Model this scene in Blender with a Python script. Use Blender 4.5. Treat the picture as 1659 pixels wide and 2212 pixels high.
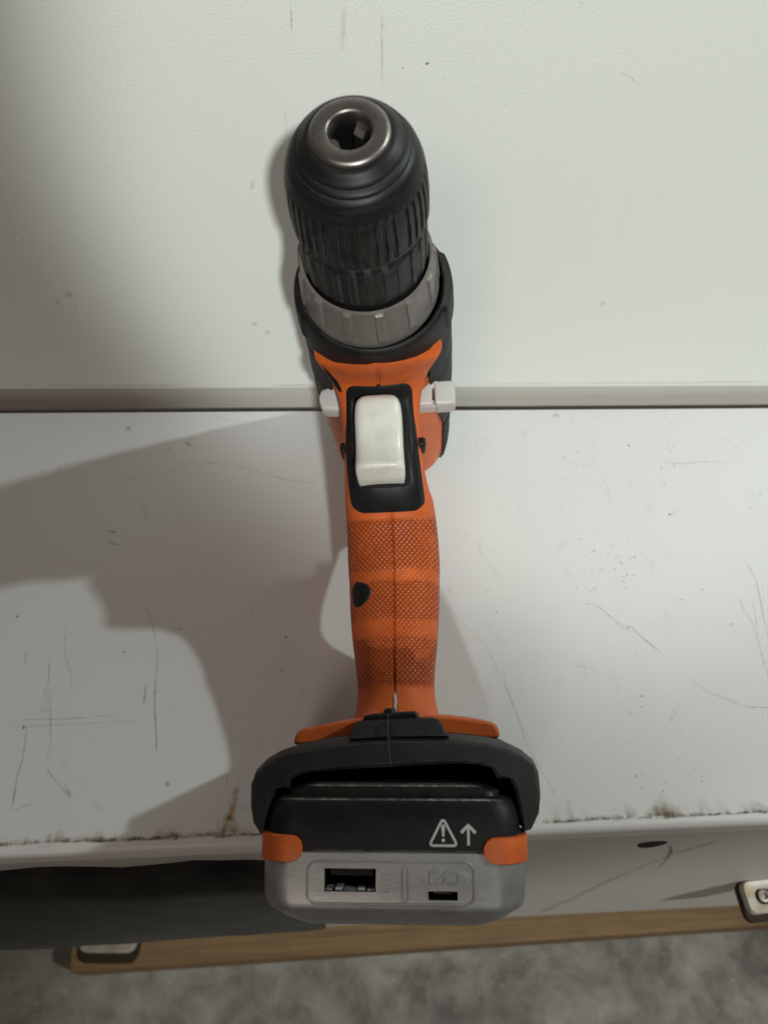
import bpy, bmesh, math, random
import numpy as np
from mathutils import Matrix, Vector

for o in list(bpy.data.objects):
    bpy.data.objects.remove(o)
S = bpy.context.scene
COL = S.collection
random.seed(7)

# ------------------------------------------------------------------ camera
CAM_R = ((0.997602853589501, 0.015329019457594772, -0.06748012798263942),
         (-0.05120625035641134, 0.8194436151818749, -0.5708678318683715),
         (0.04654531592460443, 0.5729547824219007, 0.8182642304691993))
cd = bpy.data.cameras.new('camera')
cam = bpy.data.objects.new('camera', cd)
COL.objects.link(cam)
cm = Matrix(CAM_R).to_4x4()
cm.translation = (0, 0, .318)
cam.matrix_world = cm
cd.sensor_fit = 'VERTICAL'
cd.sensor_height = 36.0
cd.lens = 36.0 * 1664 / 2212
cd.clip_start = .01
cd.clip_end = 50
cd.dof.use_dof = True
cd.dof.focus_distance = .275
cd.dof.aperture_fstop = 14.0
S.camera = cam

# ------------------------------------------------------------------ world and lamps
w = bpy.data.worlds.new('World')
S.world = w
w.use_nodes = True
bg = w.node_tree.nodes['Background']
bg.inputs[0].default_value = (1.0, .83, .71, 1)
bg.inputs[1].default_value = .052

def lamp(name, kind, loc, power, radius, color, target=None, **kw):
    d = bpy.data.lights.new(name, kind)
    d.energy = power
    d.color = color
    d.shadow_soft_size = radius
    for k, v in kw.items():
        setattr(d, k, v)
    o = bpy.data.objects.new(name, d)
    o.location = loc
    if target is not None:
        o.rotation_euler = (Vector(target) - Vector(loc)).to_track_quat('-Z', 'Y').to_euler()
    COL.objects.link(o)
    return o

# a bulb to the right of the bench, level with the wall: throws the long shadow of the drill
lamp('right_bulb', 'POINT', (1.03, .25, 1.04), 26, .022, (.88, 1.0, .95))
# work lamp above and behind the viewer; cone cut to mimic the viewer's shadow
LB = Vector((.14, -.95, .93))
dd = (Vector((0, .304, .06)) - LB).normalized()
ex = dd.cross(Vector((0, 0, 1))).normalized()
ey = ex.cross(dd)
lamp('work_lamp', 'SPOT', LB, 60, .026, (.94, 1.0, .95), target=LB + dd + ex * .100 + ey * .062,
     spot_size=2 * math.atan(.192), spot_blend=.42)
# added fill spot, no known source: brightens the floor, runner and front panel
lamp('floor_fill', 'SPOT', (.75, -.35, .9), 42, .03, (.98, 1.0, .93), target=(.12, -.09, -.5), spot_size=math.radians(30), spot_blend=.6)
# the ceiling light of the room, in front of the bench and to the left
lamp('ceiling_light', 'AREA', (-.75, -1.7, 1.7), 9, .02, (1.0, .84, .72), target=(0, -.1, -.3), size=.5)

S.view_settings.view_transform = 'Standard'
S.view_settings.look = 'None'
S.view_settings.exposure = 0
S.view_settings.gamma = 1
S.render.engine = 'CYCLES'

MM = .001
# ------------------------------------------------------------------ helpers
def lk(nt, a, b):
    nt.links.new(a, b)

def new_mat(name):
    m = bpy.data.materials.new(name)
    m.use_nodes = True
    nt = m.node_tree
    b = nt.nodes['Principled BSDF']
    return m, nt, b

def tex_noise(nt, vec, scale, detail=3, rough=.55, dist=0):
    n = nt.nodes.new('ShaderNodeTexNoise')
    n.inputs['Scale'].default_value = scale
    n.inputs['Detail'].default_value = detail
    n.inputs['Roughness'].default_value = rough
    n.inputs['Distortion'].default_value = dist
    lk(nt, vec, n.inputs['Vector'])
    return n.outputs['Fac']

def ramp(nt, fac, p0, p1, c0=(0, 0, 0, 1), c1=(1, 1, 1, 1)):
    r = nt.nodes.new('ShaderNodeValToRGB')
    e = r.color_ramp.elements
    e[0].position, e[1].position = p0, p1
    e[0].color, e[1].color = c0, c1
    lk(nt, fac, r.inputs[0])
    return r.outputs[0]

def mix(nt, fac, a, b, mode='MIX'):
    n = nt.nodes.new('ShaderNodeMix')
    n.data_type = 'RGBA'
    n.blend_type = mode
    for v, i in ((fac, 0), (a, 6), (b, 7)):
        if hasattr(v, 'links') or hasattr(v, 'node'):
            lk(nt, v, n.inputs[i])
        else:
            n.inputs[i].default_value = v if i == 0 else (tuple(v) + (1,))[:4]
    return n.outputs[2]

def math_n(nt, op, a, b=None, clamp=False):
    n = nt.nodes.new('ShaderNodeMath')
    n.operation = op
    n.use_clamp = clamp
    for i, v in enumerate((a, b)):
        if v is None:
            continue
        if hasattr(v, 'node'):
            lk(nt, v, n.inputs[i])
        else:
            n.inputs[i].default_value = v
    return n.outputs[0]

def bump(nt, b, h, strength, dist, normal=None):
    n = nt.nodes.new('ShaderNodeBump')
    n.inputs['Strength'].default_value = strength
    n.inputs['Distance'].default_value = dist
    lk(nt, h, n.inputs['Height'])
    if normal is not None:
        lk(nt, normal, n.inputs['Normal'])
    if b is not None:
        lk(nt, n.outputs[0], b.inputs['Normal'])
    return n.outputs[0]

def objco(nt):
    return nt.nodes.new('ShaderNodeTexCoord').outputs['Object']

def plastic(name, col, rough=.5, dust=(.2, .19, .18), dust_amt=.25, spec=.4, grain=.00006, grain_scale=1500, wear=None, edge=None):
    """worn moulded plastic: colour drift, dusty patches, specks and a fine grain"""
    m, nt, b = new_mat(name)
    co = objco(nt)
    big = tex_noise(nt, co, 70, 5, .65)
    f = ramp(nt, big, .42, .78)
    c = mix(nt, math_n(nt, 'MULTIPLY', f, dust_amt), col, dust)
    sp = ramp(nt, tex_noise(nt, co, 620, 2, .5), .70, .80)
    c = mix(nt, math_n(nt, 'MULTIPLY', sp, dust_amt * 1.3), c, dust)
    if wear:
        wf = ramp(nt, tex_noise(nt, co, 45, 6, .7, .6), .52, .70)
        c = mix(nt, math_n(nt, 'MULTIPLY', wf, wear[1]), c, wear[0])
    if edge:
        # handling wear and dust on the corners
        bv = nt.nodes.new('ShaderNodeBevel')
        bv.samples = 4
        bv.inputs['Radius'].default_value = edge[1]
        ge = nt.nodes.new('ShaderNodeNewGeometry')
        dp = nt.nodes.new('ShaderNodeVectorMath')
        dp.operation = 'DOT_PRODUCT'
        lk(nt, bv.outputs[0], dp.inputs[0])
        lk(nt, ge.outputs['Normal'], dp.inputs[1])
        em = ramp(nt, math_n(nt, 'SUBTRACT', 1.0, dp.outputs['Value']), .006, .10)
        en = ramp(nt, tex_noise(nt, co, 210, 4, .7), .36, .66)
        c = mix(nt, math_n(nt, 'MULTIPLY', math_n(nt, 'MULTIPLY', em, en), edge[2]), c, edge[0])
    lk(nt, c, b.inputs['Base Color'])
    rr = math_n(nt, 'MULTIPLY_ADD', big, .3)
    nt.nodes[-1].inputs[2].default_value = rough - .15
    lk(nt, rr, b.inputs['Roughness'])
    b.inputs['Specular IOR Level'].default_value = spec
    bump(nt, b, tex_noise(nt, co, grain_scale, 2), .6, grain)
    return m

def obj(name, verts, faces, mat, parent=None, scale=MM, smooth=40, bevel=0, segs=2, uvs=None, attrs=None):
    me = bpy.data.meshes.new(name)
    me.from_pydata([tuple(c * scale for c in v) for v in verts], [], faces)
    me.materials.append(mat)
    bm = bmesh.new()
    bm.from_mesh(me)
    bmesh.ops.recalc_face_normals(bm, faces=bm.faces)
    bm.to_mesh(me)
    bm.free()
    if smooth:
        me.shade_smooth()
        me.set_sharp_from_angle(angle=math.radians(smooth))
    if uvs is not None:
        uv = me.uv_layers.new(name='UVMap')
        for l in me.loops:
            uv.data[l.index].uv = uvs[l.vertex_index]
    for k, vals in (attrs or {}).items():
        a = me.attributes.new(k, 'FLOAT', 'POINT')
        a.data.foreach_set('value', [float(x) for x in vals])
    me.update()
    o = bpy.data.objects.new(name, me)
    COL.objects.link(o)
    if parent is not None:
        o.parent = parent
    if bevel:
        md = o.modifiers.new('bevel', 'BEVEL')
        md.width = bevel * scale
        md.segments = segs
        md.limit_method = 'ANGLE'
        md.angle_limit = math.radians(35)
        md.harden_normals = False
    return o

def tag(o, label=None, cat=None, group=None, kind=None):
    for k, v in (('label', label), ('category', cat), ('group', group), ('kind', kind)):
        if v:
            o[k] = v
    return o

def empty(name, loc, label, cat, group=None, rot=None):
    o = bpy.data.objects.new(name, None)
    o.empty_display_size = .02
    COL.objects.link(o)
    mt = (rot if rot is not None else Matrix.Identity(3)).to_4x4()
    mt.translation = Vector(loc)
    o.matrix_world = mt
    return tag(o, label, cat, group)

def D(x, h, b):
    """drill coordinates (mm): x sideways, h along the handle, b along the chuck -> local xyz"""
    return (x, -h, b)

def grid_faces(nr, nc, closed=True, cap0=False, cap1=False):
    f = []
    for i in range(nr - 1):
        for j in range(nc if closed else nc - 1):
            k = (j + 1) % nc
            f.append((i * nc + j, i * nc + k, (i + 1) * nc + k, (i + 1) * nc + j))
    if cap0:
        f.append(tuple(range(nc - 1, -1, -1)))
    if cap1:
        f.append(tuple((nr - 1) * nc + j for j in range(nc)))
    return f

def loft(name, rings, mat, parent=None, closed=True, cap=(True, True), **kw):
    nc = len(rings[0])
    v = [p for r in rings for p in r]
    return obj(name, v, grid_faces(len(rings), nc, closed, *cap), mat, parent, **kw)

def lathe(name, prof, mat, parent, n=128, fn=None, cx=0, cap=(False, False), **kw):
    """prof: [(r, b)] ; fn(theta, r, b) -> r"""
    rings = []
    for r, b in prof:
        ring = []
        for j in range(n):
            t = 2 * math.pi * j / n
            rr = fn(t, r, b) if fn else r
            ring.append(D(cx + rr * math.cos(t), rr * math.sin(t), b))
        rings.append(ring)
    return loft(name, rings, mat, parent, cap=cap, **kw)

def catmull(P, sub):
    P = np.array(P, float)
    Q = np.vstack([2 * P[0] - P[1], P, 2 * P[-1] - P[-2]])
    out = []
    for i in range(1, len(Q) - 2):
        for k in range(sub):
            t = k / sub
            out.append(.5 * (2 * Q[i] + (Q[i + 1] - Q[i - 1]) * t + (2 * Q[i - 1] - 5 * Q[i] + 4 * Q[i + 1] - Q[i + 2]) * t * t
                             + (3 * Q[i] - Q[i - 1] - 3 * Q[i + 1] + Q[i + 2]) * t ** 3))
    out.append(P[-1])
    return np.array(out)

def rrect(w, h, r, n=6, cx=0, cy=0):
    """rounded rectangle outline, half sizes w,h"""
    o = []
    for k, (sx, sy) in enumerate(((1, 1), (-1, 1), (-1, -1), (1, -1))):
        for i in range(n + 1):
            a = math.pi / 2 * (k + i / n)
            o.append((cx + sx * (w - r) + r * math.cos(a), cy + sy * (h - r) + r * math.sin(a)))
    return o

def prism(name, outline, b0, b1, mat, parent, front=None, **kw):
    """outline in (x,h), extruded along b; front = slightly smaller outline at b1"""
    r0 = [D(x, h, b0) for x, h in outline]
    r1 = [D(x, h, b1) for x, h in outline]
    return loft(name, [r0, r1], mat, parent, **kw)

def box(name, x0, x1, y0, y1, z0, z1, mat, parent=None, **kw):
    v = [(x0, y0, z0), (x1, y0, z0), (x1, y1, z0), (x0, y1, z0), (x0, y0, z1), (x1, y0, z1), (x1, y1, z1), (x0, y1, z1)]
    f = [(0, 3, 2, 1), (4, 5, 6, 7), (0, 1, 5, 4), (1, 2, 6, 5), (2, 3, 7, 6), (3, 0, 4, 7)]
    return obj(name, v, f, mat, parent, **kw)

def dbox(name, x0, x1, h0, h1, b0, b1, mat, parent, **kw):
    return box(name, x0, x1, -h1, -h0, b0, b1, mat, parent, **kw)

def tube(name, pts, r, mat, parent, closed=False, n=8, **kw):
    """round bar along pts (local xyz mm)"""
    P = [Vector(p) for p in pts]
    rings = []
    m = len(P)
    for i, p in enumerate(P):
        a = P[(i - 1) % m] if (closed or i > 0) else p
        c = P[(i + 1) % m] if (closed or i < m - 1) else p
        t = (c - a).normalized()
        u = t.cross(Vector((0, .13, 1))).normalized()
        v = u.cross(t)
        rings.append([tuple(p + (u * math.cos(q) + v * math.sin(q)) * r) for q in [2 * math.pi * k / n for k in range(n)]])
    if closed:
        rings.append(rings[0])
    return loft(name, rings, mat, parent, cap=(not closed, not closed), **kw)

def strip(pts, w, closed=False):
    """flat line of width w through 2-D pts -> (left pts, right pts)"""
    m = len(pts)
    L, R = [], []
    for i, p in enumerate(pts):
        a = pts[(i - 1) % m] if (closed or i > 0) else p
        c = pts[(i + 1) % m] if (closed or i < m - 1) else p
        tx, ty = c[0] - a[0], c[1] - a[1]
        q = math.hypot(tx, ty) or 1
        nx, ny = -ty / q * w / 2, tx / q * w / 2
        L.append((p[0] + nx, p[1] + ny))
        R.append((p[0] - nx, p[1] - ny))
    return L, R

def print_line(name, pts, w, b, mat, parent, closed=False, th=.07):
    L, R = strip(pts, w, closed)
    rings = []
    for l, r in zip(L, R):
        rings.append([D(l[0], l[1], b - .3), D(l[0], l[1], b + th), D(r[0], r[1], b + th), D(r[0], r[1], b - .3)])
    if closed:
        rings.append(rings[0])
    return loft(name, rings, mat, parent, cap=(not closed, not closed), smooth=0)

# ------------------------------------------------------------------ materials
M_ORANGE = plastic('orange_plastic', (.60, .112, .017), .48, (.30, .07, .025), .45, wear=((.20, .035, .012), .35))
M_BLACK = plastic('black_plastic', (.0055, .0055, .0065), .5, (.06, .056, .053), .16, .22, edge=((.12, .112, .10), .0006, .8))
M_BATT = plastic('battery_black_plastic', (.005, .005, .006), .48, (.06, .056, .053), .16, .24, edge=((.20, .19, .165), .0008, .9))
M_RUBBER = plastic('black_rubber', (.0065, .0065, .007), .55, (.065, .06, .057), .24, .22, edge=((.12, .115, .11), .0006, .75))
M_DARK = plastic('dark_inside', (.006, .006, .007), .7, (.03, .03, .03), .1, .2)
M_SILVER = plastic('silver_plastic', (.255, .255, .26), .36, (.44, .44, .43), .5, .5, .00009, 2400, wear=((.17, .165, .16), .35), edge=((.5, .5, .48), .0006, .6))
M_SILVER.node_tree.nodes['Principled BSDF'].inputs['Metallic'].default_value = .35
M_LETTER = plastic('highlit_lettering', (.40, .40, .40), .45, (.3, .3, .3), .2, .5)  # lighter than the shell: highlights of the relief painted into the colour
M_GREY = plastic('grey_collar_plastic', (.14, .124, .114), .40, (.055, .04, .032), .4, .4, wear=((.20, .18, .165), .4), edge=((.30, .27, .25), .0006, .8))
M_WHITE = plastic('white_trigger_plastic', (.64, .64, .585), .33, (.34, .29, .22), .34, .5, .00004, wear=((.40, .35, .28), .36), edge=((.26, .21, .16), .0007, .55))
M_LEVER = plastic('white_lever_plastic', (.52, .51, .51), .4, (.34, .30, .27), .4, wear=((.40, .33, .29), .34), edge=((.30, .22, .18), .0006, .5))
M_PRINT = plastic('grey_print', (.46, .46, .46), .6, (.2, .2, .2), .2)
M_DUST = plastic('dust_line', (.055, .053, .05), .9, (.04, .04, .04), .9, .1)

def ring_scuffs(name, col, dust):
    # turned-rubber sleeve: scuffs run round the axis
    m, nt, b = new_mat(name)
    co = objco(nt)
    mp = nt.nodes.new('ShaderNodeMapping')
    mp.inputs['Scale'].default_value = (14, 14, 700)
    lk(nt, co, mp.inputs[0])
    st = tex_noise(nt, mp.outputs[0], 3.0, 4, .7)
    big = tex_noise(nt, co, 60, 4, .6)
    c = mix(nt, math_n(nt, 'MULTIPLY', ramp(nt, st, .46, .74), math_n(nt, 'MULTIPLY', ramp(nt, big, .3, .7), .42)), col, dust)
    sp = ramp(nt, tex_noise(nt, co, 700, 2), .70, .78)
    c = mix(nt, math_n(nt, 'MULTIPLY', sp, .35), c, dust)
    bv = nt.nodes.new('ShaderNodeBevel')
    bv.inputs['Radius'].default_value = .0006
    ge = nt.nodes.new('ShaderNodeNewGeometry')
    dp = nt.nodes.new('ShaderNodeVectorMath')
    dp.operation = 'DOT_PRODUCT'
    lk(nt, bv.outputs[0], dp.inputs[0])
    lk(nt, ge.outputs['Normal'], dp.inputs[1])
    em = ramp(nt, math_n(nt, 'SUBTRACT', 1.0, dp.outputs['Value']), .01, .12)
    c = mix(nt, math_n(nt, 'MULTIPLY', math_n(nt, 'MULTIPLY', em, ramp(nt, tex_noise(nt, co, 130, 4, .7), .4, .62)), .8), c, (.13, .125, .12))
    lk(nt, c, b.inputs['Base Color'])
    b.inputs['Roughness'].default_value = .46
    b.inputs['Specular IOR Level'].default_value = .3
    bump(nt, b, st, .35, .00015)
    return m
M_SLEEVE = ring_scuffs('scuffed_rubber', (.0065, .0065, .007), (.075, .073, .07))

def metal(name, col, rough):
    m, nt, b = new_mat(name)
    co = objco(nt)
    n = tex_noise(nt, co, 160, 5, .7)
    sp = ramp(nt, tex_noise(nt, co, 900, 2), .64, .72)
    c = mix(nt, ramp(nt, n, .35, .75), col, tuple(k * .62 for k in col))
    c = mix(nt, math_n(nt, 'MULTIPLY', sp, .75), c, (.06, .035, .025))
    lk(nt, c, b.inputs['Base Color'])
    b.inputs['Metallic'].default_value = 1
    b.inputs['Roughness'].default_value = rough
    bump(nt, b, tex_noise(nt, co, 1400, 3), .35, .00004)
    return m
M_STEEL = metal('worn_steel', (.33, .30, .285), .40)
M_DSTEEL = metal('dark_steel', (.13, .12, .11), .45)
def mark_mat(name, col, scale=420, lo=.38, hi=.62):
    m, nt, b = new_mat(name)
    co = objco(nt)
    at = nt.nodes.new('ShaderNodeAttribute')
    at.attribute_name = 'alpha'
    n = ramp(nt, math_n(nt, 'MULTIPLY', tex_noise(nt, co, scale, 3, .7), math_n(nt, 'ADD', tex_noise(nt, co, 38, 2), .5)), lo, hi)
    f = math_n(nt, 'MULTIPLY', at.outputs['Fac'], math_n(nt, 'MULTIPLY_ADD', n, .75), True)
    nt.nodes[-2].inputs[2].default_value = .25 if nt.nodes[-2].operation == 'MULTIPLY_ADD' else 0
    for nd in nt.nodes:
        if nd.type == 'MATH' and nd.operation == 'MULTIPLY_ADD':
            nd.inputs[2].default_value = .22
    lk(nt, f, b.inputs['Alpha'])
    b.inputs['Base Color'].default_value = tuple(col) + (1,)
    b.inputs['Roughness'].default_value = .8
    b.inputs['Specular IOR Level'].default_value = .1
    return m
M_DUSTMARK = mark_mat('dust_mark', (.30, .29, .25), 500, .3, .6)
# ------------------------------------------------------------------ the drill
ax_x = Vector((0.9935096975, -0.0372332796, 0.1074809929))
ax_h = Vector((0.0033604134, -0.9348890949, -0.3549240593))
ax_b = Vector((-0.1136977949, -0.3529816753, 0.9286962627))
ROT = Matrix((ax_x, -ax_h, ax_b)).transposed()
drill = empty('cordless_drill', (.0272248, .2580734, .0392902),
              'orange and black cordless drill standing on its back with the chuck pointing up', 'drill', rot=ROT)
SX = 1.0   # the housing sits a little to the right of the chuck axis

# chuck ---------------------------------------------------------------------------------------------
def rows(prof, step):
    out = [prof[0]]
    for (r0, b0), (r1, b1) in zip(prof, prof[1:]):
        k = max(1, int(math.hypot(r1 - r0, b1 - b0) / step))
        out += [(r0 + (r1 - r0) * i / k, b0 + (b1 - b0) * i / k) for i in range(1, k + 1)]
    return out
grv = []
a = 3.0
i = 0
while a < 360:
    grv.append(math.radians(a))
    i += 1
    a += 8.6 if i % 6 else 14.0
def sleeve_fn(t, r, b):
    if 156.5 < b < 174:
        e = min(1, (b - 156.5) / 1.0, (174 - b) / 3.0)
        for g in grv:
            d = abs((t - g + math.pi) % (2 * math.pi) - math.pi) * 20.5
            if d < .85:
                return r - 1.0 * e * min(1, (1 - d / .85) * 3)
    return r
sl = rows([(10.6, 184.3), (10.9, 185.3), (11.7, 185.2), (14.2, 182.9), (14.35, 182.3), (14.1, 181.9), (15.1, 181.5), (15.7, 181.0), (15.85, 180.5),
           (15.7, 180.1), (16.6, 179.6), (18.0, 177.2), (19.2, 173.6), (20.0, 168.5), (20.4, 163), (20.5, 158), (20.5, 155.2), (20.2, 154.4), (19.4, 153.9), (18.2, 153.7)], .8)
sleeve = lathe('chuck_sleeve', sl, M_SLEEVE, drill, 1440, sleeve_fn, smooth=50)
nose = lathe('chuck_nose', [(10.65, 183.5), (10.7, 185.4), (10.45, 186.3), (9.9, 186.85), (9.2, 187.0), (6.4, 187.0), (6.0, 186.85), (5.75, 186.4), (5.55, 185.0), (5.4, 183.2), (5.4, 160)],
             M_STEEL, drill, 96, smooth=60)
lathe('bore', [(5.35, 183), (5.3, 165), (.3, 164)], M_DSTEEL, nose, 48)
for ang in (52, 188, 308):
    c, s_ = math.cos(math.radians(ang)), -math.sin(math.radians(ang))
    v = []
    for b in (166, 181.5, 183.0):
        for q, hw in ((5.6, 1.8), (3.0 if b < 182 else 4.3, 1.5), (3.0 if b < 182 else 4.3, -1.5), (5.6, -1.8)):
            v.append(D(q * c - hw * s_, q * s_ + hw * c, b))
    obj('jaw', v, grid_faces(3, 4, True, True, True), M_STEEL, nose, smooth=30)
def collar_fn(t, r, b):
    if 133 < b < 150.2:
        k = (math.degrees(t) + 7) % 30
        if k < 5.5 or 14.5 < k < 20:
            return r + .6
        if b < 147 and k < 14.5:
            return r + .25
    return r
lathe('chuck_base_collar', rows([(16.6, 153.0), (17.6, 152.2), (18.8, 151.2), (19.2, 150.0), (19.4, 145), (19.8, 133), (19.8, 128)], 1.0), M_SLEEVE, drill, 360, collar_fn, smooth=35)
def grey_fn(t, r, b):
    if 115.5 < b < 131 and r > 20.9:
        k = (math.degrees(t) + 6) % 27.7
        if k < 7:
            return r + .8
    return r
lathe('torque_collar', rows([(20.35, 127), (20.4, 130.6), (20.8, 131.3), (21.5, 131.3), (22.0, 130.4), (22.9, 121), (23.4, 116), (23.9, 114.6), (24.0, 112.6), (23.7, 111.2), (23.2, 110.5)], 1.0),
      M_GREY, drill, 360, grey_fn, smooth=35)
# black gear housing around the collar ---------------------------------------------------------------
def gear_fn(t, r, b):
    d = abs(math.degrees(t) % 180 - 0)
    d = min(d, 180 - d)
    if r > 26 and d < 26 and 98 < b < 112.2:
        return r + 1.1 * min(1, (26 - d) / 3)
    return r
lathe('gear_housing', rows([(12, 103.5), (24.2, 103.8), (24.3, 105), (24.35, 112.0), (24.6, 112.9), (25.3, 113.2), (26.0, 112.8), (26.6, 111.6), (27.1, 108), (27.6, 99), (27.8, 92), (28.2, 86), (28.3, 80)], 1.0),
      M_RUBBER, drill, 240, gear_fn, cx=.9, smooth=40)
# motor housing --------------------------------------------------------------------------------------
def body_ring(W, T, B, mb, b, off=0, n=96, t0=0, t1=2 * math.pi, closed=True):
    ring = []
    for j in range(n):
        t = t0 + (t1 - t0) * j / (n if closed else n - 1)
        c, s_ = math.cos(t), math.sin(t)
        e = 2 / (mb if s_ > 0 else 2.0)
        x = math.copysign(abs(c) ** e, c) * (W + off)
        h = math.copysign(abs(s_) ** e, s_) * ((B if s_ > 0 else T) + off)
        ring.append(D(SX + x, h, b))
    return ring
BST = catmull([(-31, 18, 18, 23, 2.6), (-29.6, 23, 23, 27.5, 2.6), (-26, 26.4, 26.4, 29.8, 2.8), (-15, 28.0, 28, 31.2, 3.0), (5, 28.4, 28.6, 31.2, 2.8), (40, 28.4, 29, 30, 2.4),
               (75, 27.4, 28.4, 28.6, 2.1), (92, 26.4, 27.2, 27.6, 2.0)], 6)
loft('motor_housing', [body_ring(W, T, B, m, b) for b, W, T, B, m in BST], M_ORANGE, drill)
def cover_rings():
    R = []
    for b, W, T, B, m in catmull(BST[::3], 6):
        if b > 93:
            break
        wave = .55 * math.sin(b * 2 * math.pi / 6.5) if b < 28 else (.3 if int(b / 9) % 2 else 0)
        k_ = min(1, max(0, (b - 22) / 34))
        R.append(body_ring(W, T, B, m, b, 1.0 + wave, 70, math.pi - math.radians(6 + 42 * k_), 2 * math.pi + math.radians(32 + 16 * k_), False))
    last = []
    return R
CR = cover_rings()
inner = [[(p[0] * .93, p[1] * .93, p[2]) for p in r] for r in CR]
cv = [p for r in CR for p in r] + [p for r in inner for p in r]
nr, nc = len(CR), 70
cf = grid_faces(nr, nc, False) + [tuple(k + nr * nc for k in f) for f in grid_faces(nr, nc, False)]
for i in range(nr - 1):
    for j in (0, nc - 1):
        a0, a1 = i * nc + j, (i + 1) * nc + j
        cf.append((a0, a1, a1 + nr * nc, a0 + nr * nc))
for j in range(nc - 1):
    for i in (0, nr - 1):
        a0, a1 = i * nc + j, i * nc + j + 1
        cf.append((a0, a1, a1 + nr * nc, a0 + nr * nc))
obj('motor_cover', cv, cf, M_RUBBER, drill, smooth=35)

# handle with its front yoke: loft along the front centre line ------------------------------------------
#  h, b, normal angle from +b, half width, front depth, back depth, exponent, centre x
YST = [(28.3, 107.2, 88, 22.6, 11.5, 8, 2.1, 1.2), (28.9, 102, 88, 23.2, 11.8, 8, 2.1, 1.2), (29.3, 96.5, 84, 22.0, 11, 8, 2.15, 1.0), (29.8, 92.3, 72, 19.0, 9, 10, 2.3, .8),
       (32.0, 88.3, 42, 16.2, 7.5, 12, 2.6, .7), (36.5, 86.0, 16, 14.9, 8, 20, 3.0, .6), (44, 85.0, 4, 14.5, 10, 88, 3.0, .6), (54, 84.2, 3, 15.0, 14, 84, 2.8, .9),
       (64, 81.0, 9, 16.2, 18, 74, 2.6, 1.5), (70.5, 75.5, 17, 17.3, 19, 54, 2.6, 2.0), (78, 71.0, 9, 17.9, 19, 29, 2.6, 2.5), (88, 69.0, 2, 18.2, 20, 14.5, 2.5, 2.6),
       (97, 68.4, 0, 17.8, 20, 14.5, 2.5, 2.5), (107, 68.6, 0, 17.4, 20, 21, 2.5, 2.2), (117, 69.2, -1, 16.6, 20, 29, 2.5, 2.0), (127, 70.0, -2, 15.3, 19, 34, 2.45, 1.8),
       (135, 71.2, -4, 14.5, 18, 28, 2.4, 1.7), (140, 73.2, -12, 15.0, 18, 28, 2.4, 1.7), (144, 76.6, -26, 17.2, 19, 28, 2.5, 1.8), (147, 82, -38, 21.5, 20, 26, 2.6, 2.0), (148.6, 85, -45, 27, 21, 27, 2.8, 2.2)]
YI = catmull(YST, 8)
arc = np.concatenate([[0], np.cumsum(np.hypot(np.diff(YI[:, 0]), np.diff(YI[:, 1])))])
def yst(s):
    return [float(np.interp(s, arc, YI[:, k])) for k in range(8)]
def s_of_h(h):
    return float(np.interp(h, YI[:, 0], arc))
def ysurf(s, x, off=0.0):
    """point on the front of the yoke, x sideways from its centre line"""
    h, b, a, W, Df, Db, m, cx = yst(s)
    u = min(abs(x) / W, .9999)
    c = u ** (m / 2)
    si = math.sqrt(max(0, 1 - c * c))
    d = Df * (1 - si ** (2 / m))
    # sideways slope for the offset direction
    a = math.radians(a)
    nb, nh = math.cos(a), math.sin(a)
    e = 1e-2
    u2 = min((abs(x) + e) / W, .9999)
    d2 = Df * (1 - math.sqrt(max(0, 1 - u2 ** m)) ** (2 / m))
    sl_ = (d2 - d) / e
    q = math.hypot(1, sl_)
    ox, od = math.copysign(sl_ / q * off, x) if x else 0, off / q - d
    return D(cx + x + ox, h + nh * od, b + nb * od)
NT = 72
th = [2 * math.pi * j / NT for j in range(NT)]
dt = .028
th = sorted([t for t in th if abs(t - math.pi / 2) > .03] + [math.pi / 2, math.pi / 2 - dt, math.pi / 2 + dt, math.pi / 2 - dt * .45, math.pi / 2 + dt * .45])
ring_list, uvl, kn = [], [], []
def sstep(x, a, b):
    t = min(1, max(0, (x - a) / (b - a)))
    return t * t * (3 - 2 * t)
for k, (h, b, a, W, Df, Db, m, cx) in enumerate(YI):
    ring = []
    ar = math.radians(a)
    for t in th:
        c, s_ = math.cos(t), math.sin(t)
        x = math.copysign(abs(c) ** (2 / m), c) * W
        if s_ >= 0:
            d = Df * (1 - abs(s_) ** (2 / m))
        else:
            d = Df + Db * abs(s_) ** (2 / m)
        if abs(t - math.pi / 2) < dt * .6 and (h > 66 or (h < 31 and b < 105)):
            d += .75
        sh = (10.5 if x < 0 else 8.0) * max(0, 1 - arc[k] / 11.0) * abs(x / W) ** 2.5
        ring.append(D(cx + x, h - math.sin(ar) * d, b - math.cos(ar) * d - sh))
        uvl.append((x if s_ > 0 else (W * 2 - abs(x)) * (1 if x > 0 else -1), arc[k]))
        z = max(sstep(h, 74, 77) * (1 - sstep(h, 91, 95)), sstep(h, 96, 99) * (1 - sstep(h, 110, 113)), sstep(h, 117, 120) * (1 - sstep(h, 133, 137)))
        kn.append(max(z, .25 * sstep(h, 76, 80) * (1 - sstep(h, 133, 137))) * (1 if s_ > -.2 else 0))
    ring_list.append(ring)

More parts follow.
